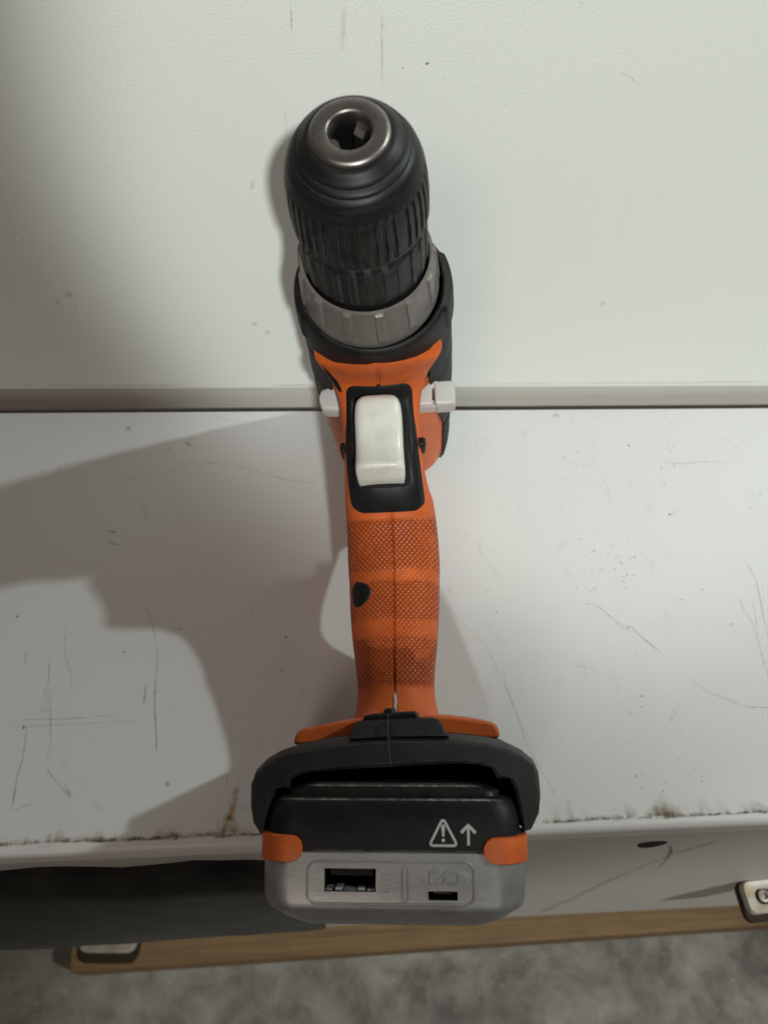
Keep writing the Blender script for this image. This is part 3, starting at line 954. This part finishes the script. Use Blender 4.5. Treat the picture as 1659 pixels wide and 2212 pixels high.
# ------------------------------------------------------------------ scratch marks, stains, dirt and a painted shadow line
MK = {'l': mark_mat('scratch_shadow_mark', (.07, .058, .05)), 's': mark_mat('dark_speck', (.06, .05, .04), 900), 'y': mark_mat('yellow_stain', (.50, .27, .025), 260, .3, .55), 'b': mark_mat('brown_stain', (.22, .15, .09), 240, .35, .65)}
def build_marks(marks, place, parent):
    buf = {}
    for k, wd, al, fl_ in marks:
        P = [(fl_[i], fl_[i + 1]) for i in range(0, len(fl_), 2)]
        V, F, A = buf.setdefault(k, ([], [], []))
        if len(P) == 1:
            n0 = len(V)
            V.append(place(*P[0])); A.append(al)
            for rr, aa in ((.55, al * .9), (1.0, 0)):
                for q in range(9):
                    t = 2 * math.pi * q / 9
                    j = random.uniform(.75, 1.2)
                    V.append(place(P[0][0] + wd * .5 * rr * j * math.cos(t), P[0][1] + wd * .5 * rr * j * math.sin(t))); A.append(aa)
            for q in range(9):
                r_ = (q + 1) % 9
                F.append((n0, n0 + 1 + q, n0 + 1 + r_))
                F.append((n0 + 1 + q, n0 + 10 + q, n0 + 10 + r_, n0 + 1 + r_))
            continue
        Q = catmull(P, 6).tolist() if len(P) > 2 else [[P[0][0] + (P[1][0] - P[0][0]) * i / 6, P[0][1] + (P[1][1] - P[0][1]) * i / 6] for i in range(7)]
        al *= .95 if len(P) > 8 else .8
        Lp, Rp = strip(Q, wd * 1.15)
        n0 = len(V)
        for i, (q, l, r) in enumerate(zip(Q, Lp, Rp)):
            e = min(1, i / 2, (len(Q) - 1 - i) / 2)
            j = random.uniform(.6, 1.25)
            V += [place(*l), place(*q), place(*r)]
            A += [0, al * e * j, 0]
        for i in range(len(Q) - 1):
            a_ = n0 + i * 3
            F += [(a_, a_ + 1, a_ + 4, a_ + 3), (a_ + 1, a_ + 2, a_ + 5, a_ + 4)]
    for k, (V, F, A) in buf.items():
        nm = {'l': 'scratch_and_shadow_lines', 's': 'specks', 'y': 'yellow_stains', 'b': 'brown_stains'}[k]
        o = obj(nm, V, F, MK[k], parent, smooth=0, attrs={'alpha': A})
        o['kind'] = 'stuff'
MARKS = [
 ('l', 0.5, 0.55, [-116.9, 257.0, -106.6, 247.1, -101.4, 245.4, -95.4, 242.4, -88.0, 248.7, -80.6, 250.8, -73.3, 254.4, -63.1, 254.6, -50.1, 252.8, -37.0, 248.5, -24.0, 243.4, -3.5, 239.8]),
 ('l', 0.5, 0.4, [-65.7, 288.6, -53.2, 284.0, -42.4, 282.0, -31.5, 276.6, -19.3, 272.9, -5.9, 271.0]),
 ('l', 0.5, 0.5, [-110.8, 265.7, -106.3, 265.3]),
 ('l', 1.5, 0.75, [-109.3, 213.1, -104.1, 212.1]),
 ('l', 1.5, 0.75, [-108.7, 206.5, -105.6, 205.8, -101.9, 205.0]),
 ('l', 1.2, 0.5, [-105.1, 202.4, -99.3, 201.6]),
 ('l', 0.8, 0.4, [-88.4, 173.1, -83.2, 166.6, -79.9, 157.8, -77.2, 145.6, -76.9, 136.3]),
 ('l', 1.1, 0.6, [-77.0, 137.5, -75.8, 123.9, -73.4, 108.9, -73.1, 103.7]),
 ('y', 3.0, 0.75, [-39.7, 89.5, -40.3, 82.7, -41.9, 77.1, -43.4, 73.5, -44.5, 69.4]),
 ('y', 5.5, 0.8, [-41.3, 78.5, -43.0, 75.3]),
 ('y', 3, 0.5, [-77.3, 269.2, -73.1, 266.2]),
 ('y', 2, 0.4, [-43.1, 76.2, -37.4, 68.7]),
 ('l', 0.6, 0.4, [-119.7, 163.8, -117.4, 149.2, -113.3, 139.8, -110.6, 128.4]),
 ('l', 0.7, 0.4, [-134.7, 152.1, -132.7, 141.5]),
 ('l', 0.7, 0.5, [-123.6, 147.0, -121.9, 135.5, -123.2, 128.8]),
 ('l', 0.6, 0.4, [-99.9, 152.3, -98.4, 143.9]),
 ('l', 1.2, 0.45, [-80.8, 135.3, -80.4, 122.5]),
 ('l', 0.6, 0.45, [-133.0, 119.6, -120.3, 119.4, -104.1, 119.5, -85.9, 121.0]),
 ('l', 0.6, 0.4, [-135.8, 116.5, -117.8, 116.8, -97.6, 117.1, -81.4, 117.6]),
 ('l', 0.8, 0.55, [-126.9, 117.1, -125.8, 104.6, -126.3, 95.7, -125.6, 83.3]),
 ('l', 0.7, 0.5, [-125.7, 82.9, -117.6, 85.8]),
 ('l', 0.7, 0.4, [-116.6, 100.3, -110.4, 93.2, -104.0, 87.1]),
 ('l', 1.0, 0.6, [-107.7, 93.1, -103.5, 86.9]),
 ('l', 0.6, 0.35, [-97.9, 87.9, -89.0, 80.0]),
 ('l', 0.8, 0.6, [-44.2, 94.6, -43.3, 90.4]),
 ('l', 0.6, 0.35, [-68.1, 72.7, -49.9, 71.5, -33.7, 73.1]),
 ('l', 0.8, 0.35, [-120.7, 132.1, -116.1, 110.4, -116.6, 100.3]),
 ('s', 4, 0.4, [-107.8, 278.8]),
 ('s', 2, 0.4, [-138.7, 252.1]),
 ('s', 1.4, 0.8, [-36.9, 166.6]),
 ('s', 1.4, 0.7, [-68.5, 159.3]),
 ('s', 1.4, 0.8, [-21.5, 154.1]),
 ('s', 3, 0.3, [-22.8, 138.1]),
 ('s', 1.6, 0.7, [-92.2, 149.0]),
 ('s', 2, 0.7, [-127.9, 116.1]),
 ('s', 1.4, 0.7, [-141.5, 167.6]),
 ('s', 2.5, 0.5, [-67.0, 91.0]),
 ('l', 0.8, 0.6, [117.4, 166.7, 121.1, 167.2, 125.1, 164.9, 131.2, 157.4, 135.3, 153.7, 137.2, 154.9, 141.4, 149.4, 149.0, 140.5]),
 ('l', 0.7, 0.5, [157.6, 129.1, 165.1, 121.8, 172.5, 118.3, 179.8, 114.9, 194.1, 113.7]),
 ('l', 0.7, 0.5, [203.3, 191.3, 205.3, 178.0, 203.5, 164.0, 200.6, 146.0]),
 ('l', 0.7, 0.5, [193.7, 169.3, 194.2, 161.8, 196.2, 154.4, 195.8, 149.7, 194.7, 133.5, 194.5, 126.8]),
 ('l', 0.6, 0.4, [200.0, 169.1, 199.0, 159.2, 196.2, 146.1, 194.6, 130.1]),
 ('l', 0.7, 0.3, [73.4, 206.4, 72.0, 198.3, 75.4, 190.2, 81.9, 180.4]),
 ('l', 0.6, 0.35, [77.2, 268.0, 81.7, 258.2]),
 ('l', 0.6, 0.35, [89.4, 245.5, 94.2, 236.3]),
 ('l', 1, 0.35, [93.5, 223.2, 97.3, 220.7]),
 ('l', 0.6, 0.3, [50.0, 173.0, 58.4, 159.5, 68.6, 146.4, 73.1, 132.8]),
 ('l', 0.6, 0.45, [75.3, 133.9, 74.7, 129.5, 77.1, 117.8, 78.9, 109.6, 80.8, 99.6, 86.0, 87.0, 88.8, 78.6]),
 ('l', 0.6, 0.3, [155.2, 246.1, 157.5, 229.2]),
 ('l', 0.6, 0.3, [142.6, 243.1, 144.0, 235.4, 144.4, 217.7]),
 ('l', 0.8, 0.4, [176.5, 252.1, 189.7, 250.6, 200.3, 251.8, 220.9, 251.2]),
 ('l', 0.6, 0.3, [210.9, 263.1, 223.5, 271.3, 244.5, 278.0]),
 ('l', 0.6, 0.35, [212.2, 256.5, 229.8, 266.2, 245.3, 276.2]),
 ('l', 2.2, 1.0, [184.7, 154.9, 186.3, 154.1]),
 ('l', 1.1, 0.7, [163.9, 167.9, 166.8, 168.5]),
 ('l', 0.8, 0.5, [175.9, 172.9, 179.1, 174.1]),
 ('l', 1.0, 0.65, [132.7, 120.6, 136.1, 121.6]),
 ('l', 1.1, 0.65, [132.1, 115.9, 134.5, 116.7]),
 ('l', 0.8, 0.4, [125.6, 114.6, 129.3, 112.9]),
 ('y', 3.5, 0.35, [123.7, 284.3, 127.0, 287.8]),
 ('l', 2.0, 0.3, [125.6, 287.8, 128.4, 284.6]),
 ('s', 1.6, 0.8, [172.9, 217.7]),
 ('s', 2, 0.55, [162.6, 263.7]),
 ('s', 1.6, 0.5, [121.3, 241.2]),
 ('s', 1.4, 0.5, [66.1, 206.5]),
 ('s', 1.5, 0.6, [184.1, 249.1]),
 ('s', 1.2, 0.5, [125.2, 184.1]),
 ('s', 1.2, 0.5, [123.5, 86.9]),
 ('s', 1.2, 0.5, [126.5, 87.3]),
 ('s', 1.2, 0.5, [150.5, 84.0]),
 ('s', 1.2, 0.5, [109.2, 101.3]),
 ('s', 1.2, 0.4, [72.1, 156.7]),
 ('s', 0.8, 0.29, [126.1, 249.0]),
 ('s', 0.7, 0.39, [143.3, 262.4]),
 ('s', 1.3, 0.33, [124.9, 254.8]),
 ('s', 0.8, 0.29, [128.9, 229.1]),
 ('s', 1.3, 0.53, [132.9, 259.6]),
 ('s', 0.9, 0.47, [132.7, 274.7]),
 ('s', 1.4, 0.28, [123.6, 263.0]),
 ('s', 1.1, 0.31, [126.9, 252.0]),
 ('s', 1.4, 0.55, [124.8, 255.6]),
 ('s', 1.4, 0.45, [143.3, 267.2]),
 ('s', 1.1, 0.39, [125.2, 259.6]),
 ('s', 0.7, 0.36, [131.5, 255.7]),
 ('s', 0.6, 0.47, [125.9, 239.8]),
 ('s', 1.0, 0.37, [134.8, 252.8]),
 ('s', 1.0, 0.32, [127.5, 259.4]),
 ('s', 0.9, 0.51, [123.8, 240.4]),
 ('s', 1.4, 0.29, [134.2, 249.7]),
 ('s', 1.3, 0.47, [128.7, 243.1]),
 ('s', 0.8, 0.41, [139.7, 248.1]),
 ('s', 1.4, 0.58, [133.9, 281.4]),
 ('s', 0.6, 0.35, [142.9, 256.6]),
 ('s', 1.0, 0.58, [123.1, 267.0]),
 ('s', 0.9, 0.32, [126.1, 250.8]),
 ('s', 0.9, 0.59, [129.3, 251.5]),
 ('s', 0.6, 0.31, [133.5, 263.0]),
 ('s', 0.9, 0.28, [137.8, 254.0]),
 ('s', 0.8, 0.27, [133.7, 250.4]),
 ('s', 1.2, 0.3, [137.4, 249.4]),
 ('s', 0.8, 0.6, [134.5, 243.5]),
 ('s', 1.3, 0.39, [138.4, 253.6]),
 ('s', 0.8, 0.39, [136.8, 250.0]),
 ('s', 0.8, 0.56, [136.4, 264.1]),
 ('s', 0.6, 0.34, [128.8, 245.4]),
 ('s', 0.8, 0.55, [131.0, 250.0]),
 ('s', 1.4, 0.45, [186.9, 262.4]),
 ('s', 1.4, 0.48, [189.5, 280.2]),
 ('s', 1.0, 0.28, [179.0, 240.1]),
 ('s', 1.4, 0.57, [176.6, 248.0]),
 ('s', 1.3, 0.47, [188.2, 274.6]),
 ('s', 1.2, 0.49, [175.5, 237.3]),
 ('s', 1.5, 0.28, [193.6, 266.9]),
 ('s', 1.2, 0.27, [185.5, 265.2]),
 ('s', 1.5, 0.48, [184.3, 259.2]),
 ('s', 1.2, 0.45, [189.9, 288.5]),
 ('s', 0.8, 0.25, [183.7, 262.6]),
 ('s', 1.4, 0.29, [190.4, 280.5]),
 ('s', 1.4, 0.44, [186.2, 267.0]),
 ('s', 1.2, 0.37, [191.3, 274.1]),
 ('s', 1.0, 0.43, [183.8, 261.3]),
 ('s', 1.1, 0.42, [189.5, 273.5]),
 ('s', 0.7, 0.38, [187.2, 275.6]),
 ('s', 0.6, 0.54, [184.8, 266.0]),
 ('s', 1.1, 0.38, [138.0, 199.2]),
 ('s', 0.8, 0.42, [138.6, 192.3]),
 ('s', 0.7, 0.47, [144.5, 198.6]),
 ('s', 1.0, 0.55, [135.7, 194.9]),
 ('s', 1.4, 0.32, [125.2, 175.6]),
 ('s', 1.0, 0.53, [140.1, 175.5]),
 ('s', 0.8, 0.3, [125.7, 191.4]),
 ('s', 1.1, 0.57, [134.3, 192.4]),
 ('s', 0.9, 0.44, [119.2, 190.6]),
 ('s', 1.0, 0.28, [131.0, 174.3]),
 ('s', 0.9, 0.52, [147.8, 192.3]),
 ('s', 1.2, 0.46, [122.5, 173.6]),
 ('s', 1.0, 0.57, [124.3, 174.9]),
 ('s', 1.3, 0.46, [129.1, 189.8]),
 ('s', 1.3, 0.38, [132.6, 195.7]),
 ('s', 0.7, 0.3, [137.7, 196.8]),
 ('s', 1.4, 0.38, [127.4, 195.6]),
 ('s', 1.2, 0.28, [114.0, 179.9]),
 ('s', 0.8, 0.48, [129.2, 184.8]),
 ('s', 0.6, 0.26, [152.5, 196.5]),
 ('s', 1.3, 0.53, [140.0, 192.9]),
 ('s', 1.1, 0.42, [116.4, 201.7]),
 ('s', 1.3, 0.59, [142.4, 182.5]),
 ('s', 1.2, 0.51, [123.6, 203.6]),
 ('s', 0.9, 0.57, [122.4, 185.0]),
 ('s', 1.4, 0.5, [130.5, 185.5]),
 ('s', 0.9, 0.47, [154.7, 191.5]),
 ('s', 1.0, 0.39, [139.0, 198.3]),
 ('s', 1.0, 0.25, [136.7, 181.2]),
 ('s', 1.2, 0.47, [115.9, 175.4]),
 ('s', 1.2, 0.3, [155.0, 180.9]),
 ('s', 1.5, 0.57, [128.9, 196.5]),
 ('s', 0.7, 0.34, [133.6, 171.4]),
 ('s', 1.4, 0.52, [137.2, 186.0]),
 ('s', 0.9, 0.58, [139.8, 177.8]),
 ('s', 1.2, 0.44, [141.9, 193.1]),
 ('s', 1.1, 0.31, [136.0, 190.1]),
 ('s', 0.9, 0.29, [159.0, 180.3]),
 ('s', 0.9, 0.56, [132.9, 206.0]),
 ('s', 1.2, 0.58, [147.6, 201.5]),
 ('s', 1.1, 0.49, [218.6, 230.6]),
 ('s', 1.1, 0.3, [221.0, 229.4]),
 ('s', 0.7, 0.31, [220.1, 227.9]),
 ('s', 1.0, 0.49, [220.4, 228.4]),
 ('s', 0.9, 0.4, [223.6, 224.4]),
 ('s', 0.6, 0.59, [218.2, 224.1]),
 ('s', 1.4, 0.54, [216.6, 221.2]),
 ('s', 1.0, 0.5, [217.9, 219.5]),
 ('s', 1.5, 0.5, [225.7, 230.0]),
 ('s', 0.9, 0.55, [221.3, 230.2]),
 ('s', 0.7, 0.47, [220.6, 227.5]),
 ('s', 1.2, 0.56, [217.2, 226.5]),
 ('s', 1.2, 0.34, [146.4, 191.6]),
 ('s', 0.9, 0.56, [141.3, 189.2]),
 ('s', 1.4, 0.56, [148.6, 192.3]),
 ('s', 1.2, 0.49, [140.4, 189.8]),
 ('s', 1.5, 0.37, [145.4, 182.2]),
 ('s', 1.0, 0.44, [141.1, 188.2]),
 ('s', 0.8, 0.27, [146.2, 196.7]),
 ('s', 1.2, 0.29, [148.0, 187.1]),
 ('s', 1.1, 0.25, [146.0, 191.7]),
 ('s', 1.2, 0.26, [142.6, 187.3]),
 ('s', 1.0, 0.3, [136.7, 178.3]),
 ('s', 1.3, 0.54, [140.4, 181.4]),
 ('s', 1.1, 0.26, [134.2, 179.3]),
 ('s', 1.3, 0.55, [139.4, 179.0]),
 ('s', 0.6, 0.34, [194.7, 285.3]),
 ('s', 0.7, 0.28, [207.1, 284.5]),
 ('s', 0.8, 0.55, [225.4, 287.7]),
 ('s', 0.6, 0.52, [128.2, 79.2]),
 ('s', 1.1, 0.38, [135.3, 83.5]),
 ('s', 0.8, 0.58, [151.4, 85.8]),
 ('s', 1.5, 0.27, [149.3, 89.0]),
 ('s', 1.2, 0.55, [133.0, 80.5]),
 ('s', 0.7, 0.42, [103.0, 86.9]),
 ('s', 0.9, 0.51, [143.1, 93.1]),
 ('s', 0.6, 0.3, [125.4, 78.6]),
 ('s', 1.1, 0.32, [113.4, 88.6]),
 ('s', 0.9, 0.5, [135.6, 84.8]),
 ('s', 0.9, 0.59, [124.7, 82.0]),
 ('s', 0.8, 0.54, [123.1, 100.6]),
 ('s', 1.0, 0.26, [111.8, 73.9]),
]
WALL_MARKS = [
 ('b', 1.2, 0.35, [20.4, 198.8, 22.0, 166.6]),
 ('b', 2.5, 0.22, [6.9, 198.4, 6.7, 179.9]),
 ('l', 0.7, 0.5, [-11.7, 197.9, -11.8, 186.6]),
 ('l', 0.5, 0.35, [-15.8, 160.5, -16.4, 147.4]),
 ('s', 1.6, 0.9, [38.4, 177.8]),
 ('s', 1.0, 0.6, [29.4, 175.9]),
 ('s', 5, 0.3, [-124.0, 68.3]),
 ('s', 3, 0.3, [-130.0, 64.1]),
 ('b', 2, 0.35, [-30.8, 130.0, -31.9, 124.7]),
 ('s', 3.5, 0.25, [138.6, 64.2]),
 ('l', 0.5, 0.35, [113.2, 176.4, 118.9, 174.0, 123.7, 170.6]),
 ('s', 3, 0.3, [-37.6, 50.3]),
 ('s', 4, 0.22, [-31.5, 44.8]),
 ('s', 2, 0.3, [-122.5, 61.9]),
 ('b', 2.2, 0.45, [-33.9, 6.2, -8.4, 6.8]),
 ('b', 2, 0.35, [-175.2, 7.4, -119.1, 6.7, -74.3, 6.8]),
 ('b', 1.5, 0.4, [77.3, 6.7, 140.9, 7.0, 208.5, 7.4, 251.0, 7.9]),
]

zl = [0]
def on_top(x, y):
    return (x, y, .08)
rs = random.Random(12)
for _ in range(70):
    x, y, a_ = rs.uniform(-125, 175), rs.uniform(74, 285), rs.uniform(0, 3.1)
    L_ = rs.uniform(3, 14)
    MARKS.append(('b', rs.uniform(1.2, 4.5), rs.uniform(.05, .16), [x, y, x + L_ * .5 * math.cos(a_) + rs.uniform(-1, 1), y + L_ * .5 * math.sin(a_), x + L_ * math.cos(a_), y + L_ * math.sin(a_)]))
for _ in range(60):
    MARKS.append(('s', rs.uniform(.5, 1.2), rs.uniform(.2, .55), [rs.uniform(-125, 175), rs.uniform(74, 285)]))
build_marks(MARKS, on_top, bench)
build_marks(WALL_MARKS, lambda x, z: (x * .9842, 299.12, 318 + (z - 318) * .9842), wall)
# grime along the front edge: a ragged band of brown dirt
def smooth_noise(rnd, n, k):
    v = [rnd.gauss(0, 1) for _ in range(n + 2 * k)]
    o = [sum(v[i:i + 2 * k]) / math.sqrt(2 * k) for i in range(n)]
    return o
def band(name, y0, y1, al, mat, z=.06, step=1.0, seed=3, gate=0.0):
    rnd = random.Random(seed)
    n = int(570 / step)
    a1, a2, a3, a4 = smooth_noise(rnd, n, 14), smooth_noise(rnd, n, 5), smooth_noise(rnd, n, 2), smooth_noise(rnd, n, 20)
    V, F, A = [], [], []
    for k in range(n):
        x = -240 + k * step
        wd = (y1 - y0) * max(.12, .55 + .25 * a1[k] + .2 * a2[k] + .12 * a3[k])
        yc = y0 + .35 * a4[k]
        s_ = al * max(0, min(1, .55 - gate + .45 * a2[k] + .3 * a4[k] + .2 * a3[k]))
        V += [(x, yc - .8, z), (x, yc, z), (x, yc + wd * .35, z), (x, yc + wd, z)]
        A += [0, s_, s_ * .55, 0]
        if k:
            q = (k - 1) * 4
            F += [(q + j, q + j + 1, q + j + 5, q + j + 4) for j in range(3)]
    o = obj(name, V, F, mat, bench, smooth=0, attrs={'alpha': A})
    o['kind'] = 'stuff'
band('edge_grime', 71.2, 80, .8, MK['b'], .07, 1.0, 5)
band('edge_grime', 70.6, 72.6, 1.0, MK['b'], .085, .6, 9)
band('edge_grime', 70.4, 71.4, .75, MK['l'], .1, .6, 21, .25)
# marks on the front panel: cable shadow painted as a line, rust run, nail hole
def on_front(x, z):
    return (x, 67.72, z)
buf = [('l', 6, .38, [130, -276 + 25, 140, -180, 148, -110, 158, -62, 170, -32]), ('b', 2.5, .8, [146, -40, 152, -52, 158, -75, 162, -100]), ('l', 3, .8, [250, -140, 285, -128])]
build_marks(buf, on_front, bench)
hole = obj('nail_hole', [(138 + 6.5 * math.cos(q), 67.65, -36 + 9 * math.sin(q) * (1 if math.sin(q) < 0 else .45)) for q in [2 * math.pi * i / 16 for i in range(16)]], [tuple(range(16))], M_DARK, bench, smooth=0)

# black rubber sheet hanging over the front of the bench on the left -----------------------------------
V = []
NX, NZ = 60, 22
for s_ in (0, 1):
    for i in range(NX):
        fx = i / (NX - 1)
        x = -620 + fx * 613
        top = -24 - 9 * fx + 2.6 * math.sin(x * .09) + 1.6 * math.sin(x * .31) + 1.3 * math.sin(x * .73 + 1)
        bot = -176 - 28 * math.sin(min(1, fx * 1.05) * math.pi * .5) * max(0, (x + 300) / 300 if x > -300 else 0) ** .7 + 2.2 * math.sin(x * .13) + 1.4 * math.sin(x * .41) + 26 * max(0, (fx - .93) / .07) ** 2
        for j in range(NZ):
            fz = j / (NZ - 1)
            z = top + (bot - top) * fz
            y = 61.0 - 10 * math.sin(fz * math.pi) ** .7 + 1.1 * math.sin(x * .03 + fz * 4) + (5.5 if s_ else 0) + (3.0 if j == 0 else 0)
            V.append((x, y, z))
n0 = NX * NZ
F = []
for i in range(NX - 1):
    for j in range(NZ - 1):
        a_ = i * NZ + j
        F.append((a_, a_ + 1, a_ + NZ + 1, a_ + NZ))
        F.append(tuple(k + n0 for k in (a_, a_ + NZ, a_ + NZ + 1, a_ + 1)))
for i in range(NX - 1):
    for j in (0, NZ - 1):
        a_ = i * NZ + j
        F.append((a_, a_ + NZ, a_ + NZ + n0, a_ + n0))
for j in range(NZ - 1):
    for i in (0, NX - 1):
        a_ = i * NZ + j
        F.append((a_, a_ + 1, a_ + 1 + n0, a_ + n0))
mat_ = obj('rubber_sheet', V, F, plastic('dull_black_rubber', (.006, .006, .006), .42, (.05, .048, .045), .45, .45, wear=((.022, .021, .02), .5)), None, smooth=50)
tag(mat_, 'black rubber sheet hanging along the front of the white bench', 'rubber sheet')

# white brackets with a hole, sticking out of the bench front ------------------------------------------
M_BRK = plastic('yellowed_white_plastic', (.50, .50, .46), .4, (.40, .26, .09), .8, .6, wear=((.36, .17, .03), .6))
M_PAD = plastic('brown_shadow_pad', (.035, .026, .018), .8, (.08, .06, .04), .3, .2)
def bracket(loc, label, rz, sc):
    t = empty('bracket', tuple(c * MM for c in loc), label, 'bracket', 'white brackets along the front of the bench', Matrix.Rotation(rz, 3, 'Z') * sc)
    rings = []
    outer, inner_ = rrect(21, 15, 7, 6), rrect(9.5, 7, 6.5, 6)
    mid = [((a_[0] + b2[0]) / 2, (a_[1] + b2[1]) / 2) for a_, b2 in zip(outer, inner_)]
    for pts, z in ((outer, -9), (outer, -1.5), ([(x * .95, y * .93) for x, y in outer], 0), (mid, -1.2), ([(x * 1.12, y * 1.12) for x, y in inner_], -2.4), (inner_, -3.6), (inner_, -9)):
        rings.append([(x, y, z) for x, y in pts])
    obj('bracket_plate', [p for r in rings for p in r], grid_faces(len(rings), len(outer)), M_BRK, t, smooth=50)
    loft('bolt', [[(r * math.cos(q), r * math.sin(q), z) for q in [2 * math.pi * k / 20 for k in range(20)]] for r, z in ((6.6, -9), (6.6, -4.2), (5.6, -3.2), (3.2, -3.0), (3.0, -5.5))], M_STEEL, t, cap=(False, True), smooth=40)
    loft('shadow_pad', [[(x * k, y * k - 3.0, z) for x, y in rrect(23, 18.5, 8, 6)] for k, z in ((1, -16), (1, -10), (.97, -9.2))], M_PAD, t, smooth=40)  # dark pad added in place of the shadow around the plate
    return t
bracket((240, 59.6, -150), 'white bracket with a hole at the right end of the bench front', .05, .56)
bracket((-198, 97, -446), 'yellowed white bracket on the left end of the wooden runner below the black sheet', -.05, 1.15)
